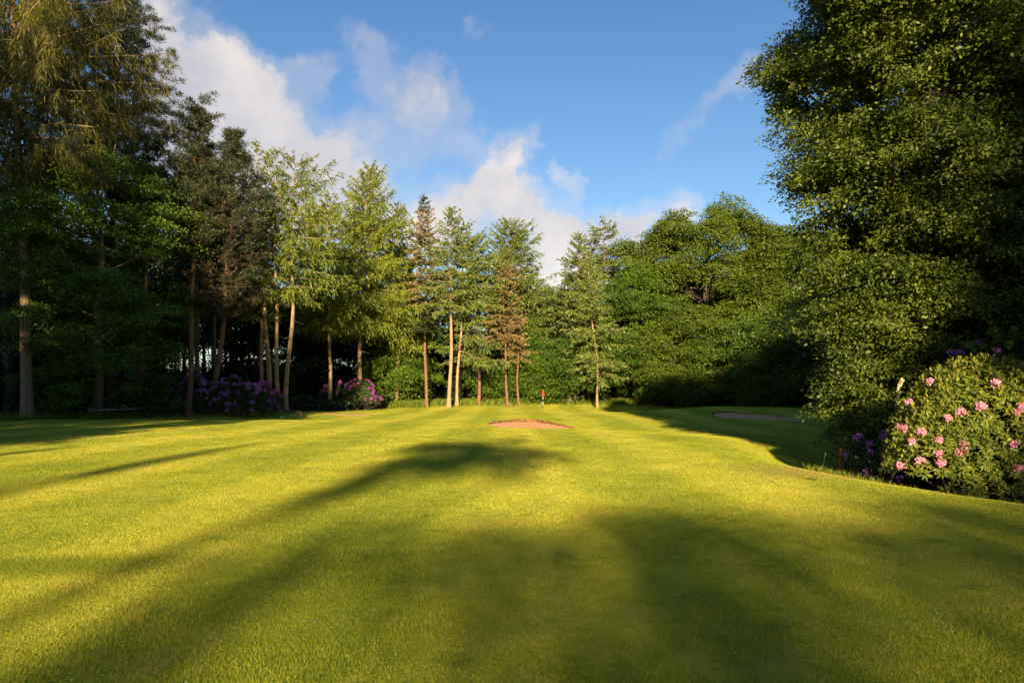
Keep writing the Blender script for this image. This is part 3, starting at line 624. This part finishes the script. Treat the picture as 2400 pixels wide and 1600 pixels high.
rhodo('rounded rhododendron with small magenta heads under the golden larch',ppx(815,73),73.5,[(-1.2,0,1.2,2.0,1.3,1.7),(1.2,0,1.3,1.9,1.3,1.9),(-2.2,0,.8,1.2,1.1,1.1),(2.3,0,.8,1.1,1.1,1.1)],70,.12,1300,.24,59,'rhodofar','magenta',petal=.12,shoots=False)
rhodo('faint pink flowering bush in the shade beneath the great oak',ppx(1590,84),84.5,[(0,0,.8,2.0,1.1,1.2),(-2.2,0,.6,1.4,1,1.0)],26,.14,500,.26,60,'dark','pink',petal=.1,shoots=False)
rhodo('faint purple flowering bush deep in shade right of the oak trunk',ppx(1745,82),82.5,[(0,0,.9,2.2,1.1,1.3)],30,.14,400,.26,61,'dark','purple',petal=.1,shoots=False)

# ------------------------------------------------------------------ wood behind and beside: shared trees
def copy_tree(src,loc,rz,sc,label=None,group=None):
    r=src.copy(); COL.objects.link(r); r.location=loc; r.rotation_euler=(0,0,rz); r.scale=sc if isinstance(sc,tuple) else (sc,sc,sc)
    if label: r['label']=label
    if group: r['group']=group
    for ch in src.children:
        c=ch.copy(); COL.objects.link(c); c.parent=r
    return r
BG='dark trees standing deep in the wood behind the front row'; BL='dark tree standing deep in the wood behind the front row'
T,G,B=conifer_parts(23,3.5,prof(4.6),seed=80,dz=.7,nb=6,droop=.5,sw=.16,sl=.4,dens=.8,r0=.3)
protoC=put_tree('spruce_tree',BL,'spruce tree',0,100,T,[('crown',G,M['pine'])],M['grey_bark'],BG,x=-20)  # pine colour on these spruces keeps the deep wood dark, standing for shade
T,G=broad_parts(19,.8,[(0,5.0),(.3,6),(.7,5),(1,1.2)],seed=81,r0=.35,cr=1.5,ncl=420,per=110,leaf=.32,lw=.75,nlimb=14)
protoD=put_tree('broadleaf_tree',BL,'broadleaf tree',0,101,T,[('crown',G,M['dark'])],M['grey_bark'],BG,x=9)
rng=np.random.default_rng(90)
spots=[]
for x in np.arange(-14,44,6.5): spots.append((x+rng.uniform(-1,1),rng.uniform(93,98),'D',rng.uniform(.5,.8)))
for x in np.arange(-17,50,7.0): spots.append((x+rng.uniform(-1.5,1.5),rng.uniform(101,106),'C' if x<0 else 'D',rng.uniform(.75,.92)))
for x in np.arange(-16,12,4.5): spots.append((x,rng.uniform(89.5,92.5)+(9 if -12<x<-2 else 0),'C' if -12<x<-2 else 'D',rng.uniform(.45,.6)))
for px,y,k_ in ((1600,101,1.02),(1665,103,1.08),(1735,100,1.0),(1535,102,.92),(1800,98,.95)): spots.append((ppx(px,y),y,'D',k_))
for x in (38,44,50,47,53): spots.append((x,rng.uniform(60,84),'D',rng.uniform(.8,1.0)))
for x,y in ((31,52),(35,44),(29,37),(27,29),(38,33),(24,34)): spots.append((x,y,'D',rng.uniform(.75,1.0)))
# left wood, leaving a thin gap at px 425-540
for px,y,k,s in ((-60,60,'D',.9),(40,64,'D',.95),(120,72,'C',1.0),(170,58,'D',.75),(240,66,'D',.85),(330,74,'C',.95),(360,68,'D',.55),(400,84,'D',.6),
                 (545,72,'D',.62),(585,80,'C',.95),(640,74,'D',.7),(700,80,'D',.72),(735,92,'C',.8),(760,84,'D',.62),(820,92,'D',.65),(880,90,'D',.6),
                 (-150,70,'C',1.0),(-40,80,'D',1.0),(60,90,'C',1.1),(200,90,'D',1.0),(290,96,'C',1.0)):
    spots.append((ppx(px,y),y,k,s))
first={'C':True,'D':True}
for x,y,k,s in spots:
    pr=protoC if k=='C' else protoD
    loc=(x,y,tz(x,y)-.05)
    if first[k]:
        first[k]=False; pr.location=loc; pr.scale=(s,s,s); pr.rotation_euler=(0,0,rng.uniform(0,6)); continue
    copy_tree(pr,loc,rng.uniform(0,6.28),s)

# slim bare trunks seen in the light gap of the left wood
TG='thin trunks in the bright gap between the dark pines'
T=Tubes(); pts=trunk_pts(17,(0,0),.3,99); trunk_tube(T,17,.2,pts,99); rng=np.random.default_rng(5)
G=Leaves(); n=4000; P=np.stack([rng.normal(0,1.6,n),rng.normal(0,1.6,n),11+6.5*rng.random(n)],-1); G.add(P,rng.normal(0,1,(n,3)),rng.normal(0,1,(n,3))+[0,0,1],.35,.25,rng=rng)
slim=put_tree('slim_tree','thin dark trunk in the bright gap between the dark pines','tree',425,75,T,[('crown',G,M['dark'])],M['grey_bark'],TG)
for px,y in ((478,70),(452,92),(530,82),(498,98),(420,104),(545,90),(560,78),(437,110),(515,108),(407,80)):
    copy_tree(slim,(ppx(px,y),y,tz(ppx(px,y),y)-.05),rng.uniform(0,6.28),rng.uniform(.85,1.15))

# undergrowth
def under():
    rng=np.random.default_rng(21); G=Leaves()
    for x0,x1,yy,h,n,gap in ((-60,46,97,3.2,52000,True),(-70,-16,66,1.6,9000,True),(10,46,88,1.7,14000,False),(-16,12,91,1.0,6000,False)):
        x=rng.uniform(x0,x1,n); y=yy+rng.normal(0,1.8,n)
        if x0==-70: y=y+np.interp(x,[-60,-30,-16],[-12,-3,6])
        ht=h*(.55+.45*np.sin(x*.55)*np.sin(x*.23+1)); z=np.abs(rng.random(n))*ht
        px=1200+1600*x/y; k=np.ones(n,bool)
        if gap: k=~((px>425)&(px<548)&(z>.35))
        P=np.stack([x,y,terr(x,y)+z],-1)[k]; m_=len(P)
        G.add(P,rng.normal(0,1,(m_,3)),rng.normal(0,.7,(m_,3))+[0,-.3,.7],.42*rng.uniform(.6,1.2,m_),.28,rng=rng)
    return G.mesh('undergrowth',M['undergrowth'])
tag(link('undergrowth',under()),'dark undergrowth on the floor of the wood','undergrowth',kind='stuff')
for px,y,k,s in ((1030,97,'C',.7),(1085,99,'C',.75),(960,94,'C',.85)): copy_tree(protoD if k=='D' else protoC,(ppx(px,y),y,tz(ppx(px,y),y)-.05),rng.uniform(0,6),s)

# ------------------------------------------------------------------ unseen trees round the viewer, sized and placed for the shade they cast
T,G=broad_parts(19,5,[(0,3.5),(.3,5),(.7,4.6),(.9,3.2),(1,1.5)],seed=86,r0=.3,cr=1.05,ncl=185,per=60,leaf=.28,lw=.7,nlimb=20)
protoF=put_tree('broadleaf_tree','unseen light open crowned tree behind the viewer, placed to shade the near lawn','broadleaf tree',0,-75,T,[('crown',G,M['dark'])],M['grey_bark'],'trees standing behind the viewer that shade the lawn',x=34)
SG='trees standing behind the viewer that shade the lawn'; SL='unseen tree round the viewer, placed to cast shade'
for x,y,k,s in ((-4.3,-39.5,'F',(.2,.2,.735)),(-4.4,-42,'F',(.7,.7,.585)),(-1.6,-41,'F',(.9,.9,.655)),(1.8,-41.5,'F',(1.1,1.1,.665)),(5.6,-41,'F',(1.1,1.1,.68)),(9.8,-41,'F',(1.1,1.1,.73)),(14.5,-40,'F',(.9,.9,.72)),(-5.8,-42,'F',(.5,.5,.56)),
                (-15.5,-34,'C',(.4,.4,.6)),(-10.3,-38,'C',(.32,.32,.66)),(25.5,-12,'D',(1.1,1.1,1.15)),(16.9,-14,'D',(1.0,1.0,1.28)),(17.6,-24,'D',(1.1,1.1,1.4)),(16.2,-6,'D',(.75,.75,1.1)),(18.5,-19,'D',(1.15,1.15,1.32)),(15.6,-30,'D',(.95,.95,1.48)),(12.2,3.4,'D',(.44,.44,.43)),(10.9,2.0,'D',(.3,.3,.2)),(14.5,7.5,'D',(.32,.32,.3)),
                (25,-4,'D',1.0),(24,-22,'D',1.15),(33,2,'D',1.0),(-27.2,0,'C',(.95,.95,1.5)),(-22.4,0,'D',(.75,.75,1.12)),(-25.8,-7,'D',(.75,.75,1.3)),(-34.5,12,'D',(.85,.85,1.72)),
                (-30.5,6,'C',(1.0,1.0,1.42)),(-42,14,'C',1.3),(-41,-6,'D',1.4),(-50,20,'D',1.2),(-19.8,-12,'C',(.65,.65,1.15)),(-47,4,'C',1.3)):
    copy_tree({'C':protoC,'D':protoD,'F':protoF}[k],(x,y,tz(x,y)-.05),x*1.7,s,SL,SG) if k!='E' else None

T,G=broad_parts(16.0,14.0,[(0,1.2),(.4,1.8),(.7,1.5),(1,.4)],seed=85,r0=.13,cr=.6,ncl=36,per=50,leaf=.3,lw=.7,nlimb=8)
put_tree('broadleaf_tree','tree with a small high crown standing behind the viewer','broadleaf tree',0,-40,T,[('crown',G,M['dark'])],M['grey_bark'],x=-3.2)
# ------------------------------------------------------------------ flag
fx,fy=ppx(1272.5,75),75.0; fz=tz(fx,fy); H=2.13
e=empty('golf_flag',(fx,fy,fz),'red flag hanging on a black and white striped pin at the hole','flag')
bands=[(0,.44,'black'),(.44,.90,'white'),(.90,1.14,'black'),(1.14,1.46,'white'),(1.46,2.13,'white')]
for a,b,mk in bands[:4]+[bands[4]]:
    T=Tubes(); T.add([(0,0,a),(0,0,(a+b)/2),(0,0,b)],[.017]*3,8); link('pole_band',T.mesh('pole_band',M[mk]),e)
nu,nv=14,16; V=[]
for j in range(nv):
    t=j/(nv-1); zz=2.11-.62*t; wdt=.018+.16*min(t,.78)**.9-(.10*(t-.78)/.22 if t>.78 else 0)
    for i_ in range(nu):
        u=i_/(nu-1)*2-1; V.append((u*wdt+.012,-.035-.045*math.sin(u*7+t*2)*t-.03*math.cos(u*1.5),zz-.10*abs(u)*t*(1-t)))
i=(np.arange(nv-1)[:,None]*nu+np.arange(nu-1)[None,:]); F=np.stack([i,i+1,i+nu+1,i+nu],-1).reshape(-1,4)
me=new_mesh('cloth',np.array(V),F.ravel(),np.arange(len(F))*4,M['flagred'],True)
o=link('cloth',me,e); md=o.modifiers.new('s','SOLIDIFY'); md.thickness=.006
T=Tubes(); T.add([(0,0,-.02),(0,0,.006)],[.06,.06],16); link('cup_rim',T.mesh('cup_rim',M['hole']),e)

# ------------------------------------------------------------------ low rails
def log_fence(label,pts,posts,r,name='low_rail_fence'):
    x0,y0=pts[0][0],pts[0][1]; e=empty(name,(x0,y0,tz(x0,y0)),label,'fence'); L=np.array(e.location); rng=np.random.default_rng(3)
    for a,b in zip(pts[:-1],pts[1:]):
        a=np.array(a);b=np.array(b); s=np.linspace(-.02,1.02,9)[:,None]; P=a+(b-a)*s+np.array([0,0,-.03])*np.sin(s*3.14)
        T=Tubes(); T.add(P-L,r*(1+.12*rng.standard_normal(9)),9,.12,rng); c=P[[0,0,-1,-1]]-L
        link('rail',T.mesh('rail',M['rail' if name[0]=='l' else 'brownwood']),e)
    for x,y,h in posts:
        g=tz(x,y); T=Tubes(); s=np.linspace(0,1,5)
        T.add(np.stack([x+0*s,y+0*s,g-.1+(h+.1)*s],-1)-L,[r*1.05]*4+[r*.98],9,.08,rng); T.add(np.array([(x,y,g+h),(x,y,g+h+.012)])-L,[r*.98,.004],9)
        link('post',T.mesh('post',M['brownwood']),e)
def fp(px,y,h): x=ppx(px,y); return (x,y,tz(x,y)+h)
log_fence('low weathered rail fence of round logs along the left wood',[fp(205,46.3,.62),fp(262,47,.62),fp(312,48.2,.66),fp(355,49.8,.66),fp(395,51.5,.62),fp(430,53,.58)],
          [(ppx(p,y),y,h) for p,y,h in ((212,46.4,.56),(251,46.9,.56),(310,48.3,.58),(352,49.8,.58),(390,51.5,.56))],.085)
log_fence('fallen brown rail propped on one short post right of the magenta rhododendron',[fp(650,54.5,.45),fp(706,52.5,.42)],[(ppx(705,52.6),52.6,.4)],.07,name='broken_rail')

# short red stake, white stick, iris, twigs, weeds, marker
def stick(name,label,cat,pts,r,mat,cap=True):
    pts=np.array(pts,float); L=pts[0].copy(); T=Tubes(); T.add(pts-L,r,8)
    if cap: T.add(np.array([pts[-1],pts[-1]+[0,0,.006]])-L,[np.atleast_1d(r)[-1],.002],8)
    o=link(name,T.mesh(name,M[mat]),None,L); return tag(o,label,cat)
x,y=ppx(1968,18.4),18.4; g=tz(x,y); stick('red_stake','red painted hazard stake standing in the dip under the near tree','stake',[(x,y,g-.05),(x+.01,y,g+.6),(x+.035,y,.19)],[.026,.026,.026],'redpaint')
x,y=ppx(1926,19.2),19.2; g=tz(x,y); stick('white_stick','small pale stick leaning in the dip beside the red stake','stick',[(x,y,g-.02),(x+.04,y,g+.3),(x+.11,y,-.02)],[.012,.012,.010],'white')
rng=np.random.default_rng(33)
def blade_plant(name,label,cat,x,y,n,h,w,spread,mat,lean=.5):
    g=tz(x,y); G=Leaves(); a=rng.uniform(0,6.28,n); r=spread*np.sqrt(rng.random(n))
    P=np.stack([r*np.cos(a),r*np.sin(a),0*a],-1); d=np.stack([np.cos(a)*lean*rng.random(n),np.sin(a)*lean*rng.random(n),np.ones(n)],-1)
    G.add(P,d,rng.normal(0,1,(n,3))*[1,1,.1],h*rng.uniform(.6,1.1,n),w,rng=rng); o=link(name,G.mesh(name,M[mat],wide=.3),None,(x,y,g)); return tag(o,label,cat)
blade_plant('iris_clump','clump of upright sword shaped leaves left of the red stake','iris plant',ppx(1975,18.8),18.9,60,1.15,.035,.35,'rough')
blade_plant('weed','tuft of broader leaves alone in the middle of the fairway','weed',ppx(1378,23),23.0,14,.22,.04,.04,'rough',1.4)
blade_plant('weed','flat pale rosette of leaves on the dry bank left of the twig','weed',ppx(1902,13.1),13.1,26,.10,.03,.09,'rough',3)
def lie(px0,py0,px1,py1,lift=.035):
    out=[]
    for t in np.linspace(0,1,6):
        px=px0+(px1-px0)*t; py=py0+(py1-py0)*t; y=CAMH*FPX/(py-HOR)
        for _ in range(8): y=(CAMH-tz(ppx(px,y),y))*FPX/(py-HOR)
        x=ppx(px,y); out.append((x,y,tz(x,y)+lift+.015*math.sin(t*5)))
    return out
stick('twig','bare pale twig lying on the dry bank below the rhododendron','twig',lie(2016,1118,2058,1127),[.006,.012,.014,.012,.009,.004],'twig',False)
x,y=lie(2050,1118,2050,1119)[0][:2]; g=tz(x,y); stick('twig','short upright dead stem beside the lying twig','twig',[(x,y,g-.01),(x-.01,y,g+.09),(x-.04,y,g+.17)],[.005,.004,.002],'twig',False)
def dead_leaf(label,px,py):
    p=lie(px,py,px+1,py+.1,.02)[0]; G=Leaves(); n=4
    G.add(rng.normal(0,.012,(n,3))+[0,0,.03],rng.normal(0,1,(n,3)),rng.normal(0,.5,(n,3))+[0,0,1],.07,.045,rng=rng)
    tag(link('dead_leaf',G.mesh('dead_leaf',M['brown']),None,p),label,'leaf')
dead_leaf('curled brown leaf on the lit turf right of centre, nearer the dry bank',1822,1131)
dead_leaf('curled brown leaf lying further out on the shaded right turf',2074,1192)
x,y,_=fp(661,52,0); g=tz(x,y)
T=Tubes(); T.add([(-.13,0,.06),(-.06,0,.075),(.06,0,.075),(.13,0,.06)],[.03,.055,.055,.03],8); tag(link('white_marker',T.mesh('white_marker',M['white']),None,(x,y,g)),'small white block lying by the fallen rail','marker')

rng=np.random.default_rng(66); G=Leaves()
for o_ in [o for o in COL.objects if o.type=='EMPTY' and o.location.y>15 and o.location.y<92 and 'tree' in o.name]:
    n=70; r=np.abs(rng.normal(0,1.1,n))+.25; a=rng.uniform(0,6.28,n); x=o_.location.x+r*np.cos(a); y=o_.location.y+r*np.sin(a)*.9; P=np.stack([x,y,terr(x,y)+.03],-1)
    G.add(P,rng.normal(0,1,(n,3))*[1,1,.25],rng.normal(0,.4,(n,3))+[0,0,1],rng.uniform(.08,.3,n),.05,rng=rng)
tag(link('leaf_litter',G.mesh('leaf_litter',M['brown'])),'brown leaf and twig litter round the feet of the trees','litter',kind='stuff')
# ------------------------------------------------------------------ camera, sun, sky
cd=bpy.data.cameras.new('camera'); cam=bpy.data.objects.new('camera',cd); COL.objects.link(cam)
cam.location=(0,0,CAMH); cam.rotation_euler=(rad(90),0,0); cd.sensor_width=36; cd.lens=36*FPX/2400; cd.shift_y=(HOR-800)/2400
cd.clip_start=.05; cd.clip_end=5000; scene.camera=cam
from mathutils import Vector
sd=bpy.data.lights.new('sun','SUN'); sd.energy=5.0; sd.angle=rad(.7); sd.color=(1.0,.79,.47)
so=bpy.data.objects.new('sun',sd); COL.objects.link(so); so.location=(0,-60,30)
dv=Vector((math.sin(rad(SUN_AZ))*math.cos(rad(SUN_EL)),math.cos(rad(SUN_AZ))*math.cos(rad(SUN_EL)),-math.sin(rad(SUN_EL))))
so.rotation_euler=dv.to_track_quat('-Z','Y').to_euler()

w=bpy.data.worlds.new('World'); scene.world=w; w.use_nodes=True; nt=w.node_tree; nt.nodes.clear()
sky=N(nt,'ShaderNodeTexSky',sky_type='NISHITA'); sky.sun_disc=False; sky.sun_elevation=rad(SUN_EL); sky.sun_rotation=rad(180+SUN_AZ)
sky.altitude=50; sky.air_density=1.0; sky.dust_density=.4; sky.ozone_density=1.6
tc=N(nt,'ShaderNodeTexCoord'); vec=tc.outputs['Generated']; sx=N(nt,'ShaderNodeSeparateXYZ'); nt.links.new(vec,sx.inputs[0])
az=math_(nt,'ARCTAN2',sx.outputs[0],sx.outputs[1]); el=math_(nt,'ARCSINE',sx.outputs[2])
# soft billows bend the cloud outlines
dn=noise(nt,vec,5.5,6,.62,out='Color'); sc_=N(nt,'ShaderNodeSeparateXYZ'); nt.links.new(dn,sc_.inputs[0])
azd=math_(nt,'ADD',az,math_(nt,'MULTIPLY',math_(nt,'SUBTRACT',sc_.outputs[0],.5),.13)); eld=math_(nt,'ADD',el,math_(nt,'MULTIPLY',math_(nt,'SUBTRACT',sc_.outputs[1],.5),.13))
def pa(px): return math.atan2(px-1200,FPX)
def pe(px,py): return math.atan2(HOR-py,math.hypot(FPX,px-1200))
def blob(px,py,rx,ry,rot,dens,soft=1.0):
    A=pa(px);E=pe(px,py); c,s=math.cos(rad(rot)),math.sin(rad(rot)); rx/=FPX; ry/=FPX
    da=math_(nt,'SUBTRACT',azd,A); de=math_(nt,'SUBTRACT',eld,E)
    u=math_(nt,'DIVIDE',math_(nt,'ADD',math_(nt,'MULTIPLY',da,c),math_(nt,'MULTIPLY',de,s)),rx)
    v=math_(nt,'DIVIDE',math_(nt,'SUBTRACT',math_(nt,'MULTIPLY',de,c),math_(nt,'MULTIPLY',da,s)),ry)
    d=math_(nt,'ADD',math_(nt,'MULTIPLY',u,u),math_(nt,'MULTIPLY',v,v))
    return math_(nt,'MULTIPLY',math_(nt,'POWER',2.718,math_(nt,'MULTIPLY',d,-1.0)),dens)
blobs=[(880,560,60,50,0,.7),(640,430,170,110,-30,.9),(1300,700,60,50,0,1.4),(1040,560,90,45,10,.7),(480,235,140,100,-10,1.1),(560,330,240,110,-38,1.1),(740,430,190,75,-35,1.0),(430,380,110,160,0,1.1),(720,160,40,60,-30,.55),
       (960,235,130,60,-25,.62),(860,330,120,60,30,.5),(1000,360,150,50,20,.4),(840,90,70,40,-35,.35),(1010,190,70,30,-40,.4),
       (1165,395,105,38,42,1.0),(1160,450,75,60,0,1.05),(1235,550,110,60,-48,1.05),(1290,640,90,110,-60,1.35),(1320,440,22,60,25,.5),
       (1520,500,85,50,10,.95),(1410,545,130,40,10,.85),(1660,260,170,40,36,.40),(1770,195,60,40,20,.35),(340,55,95,60,-30,.5),(1100,85,45,25,0,.3),
       (1060,470,80,40,0,.8),(960,520,120,60,0,.7),(860,470,120,50,-30,.7)]
fine=noise(nt,vec,22,6,.6,out='Color'); sf=N(nt,'ShaderNodeSeparateXYZ'); nt.links.new(fine,sf.inputs[0])
azd=math_(nt,'ADD',azd,math_(nt,'MULTIPLY',math_(nt,'SUBTRACT',sf.outputs[0],.5),.075)); eld=math_(nt,'ADD',eld,math_(nt,'MULTIPLY',math_(nt,'SUBTRACT',sf.outputs[1],.5),.075))
tot=None
for b_ in blobs:
    q=blob(*b_); tot=q if tot is None else math_(nt,'ADD',tot,q)
# haze-like brightening of cloud towards the skyline
n1=noise(nt,vec,9,7,.6); n2=noise(nt,vec,26,5,.6)
f=math_(nt,'MULTIPLY',tot,math_(nt,'ADD',-.06,math_(nt,'ADD',math_(nt,'MULTIPLY',n1,1.25),math_(nt,'MULTIPLY',n2,.55))))
cov=ramp(nt,f,[(.12,(0,0,0)),(.42,(.28,.28,.28)),(.78,(.72,.72,.72)),(1.0,(.90,.90,.90))],'EASE')
shade=noise(nt,vec,4.5,5,.6,out='Fac')
ccol=ramp(nt,shade,[(.34,(.54,.52,.57)),(.50,(.70,.655,.65)),(.62,(.88,.79,.72))])
hor=ramp(nt,el,[(.05,(1.25,1.28,1.30)),(.24,(1,1,1))]); ccol=mixc(nt,1,ccol,hor,'MULTIPLY')
skc=mixc(nt,1,sky.outputs[0],ramp(nt,el,[(.02,(1.05,1.10,1.12)),(.22,(.84,1.02,1.14)),(.55,(.62,.89,1.14))]),'MULTIPLY')
bg1=N(nt,'ShaderNodeBackground'); nt.links.new(skc,bg1.inputs[0]); bg1.inputs[1].default_value=.047
bg2=N(nt,'ShaderNodeBackground'); nt.links.new(ccol,bg2.inputs[0]); bg2.inputs[1].default_value=.34
mx=N(nt,'ShaderNodeMixShader'); nt.links.new(cov,mx.inputs[0]); nt.links.new(bg1.outputs[0],mx.inputs[1]); nt.links.new(bg2.outputs[0],mx.inputs[2])
o=N(nt,'ShaderNodeOutputWorld'); nt.links.new(mx.outputs[0],o.inputs[0])
w.cycles.sampling_method='MANUAL'; w.cycles.sample_map_resolution=512

vs=scene.view_settings; vs.view_transform='Standard'; vs.look='None'; vs.exposure=1.70; vs.gamma=1
scene.render.engine='CYCLES'; c=scene.cycles; c.max_bounces=5; c.diffuse_bounces=3; c.glossy_bounces=1; c.transmission_bounces=3; c.transparent_max_bounces=4
c.use_denoising=True; c.caustics_reflective=False; c.caustics_refractive=False; c.sample_clamp_indirect=4
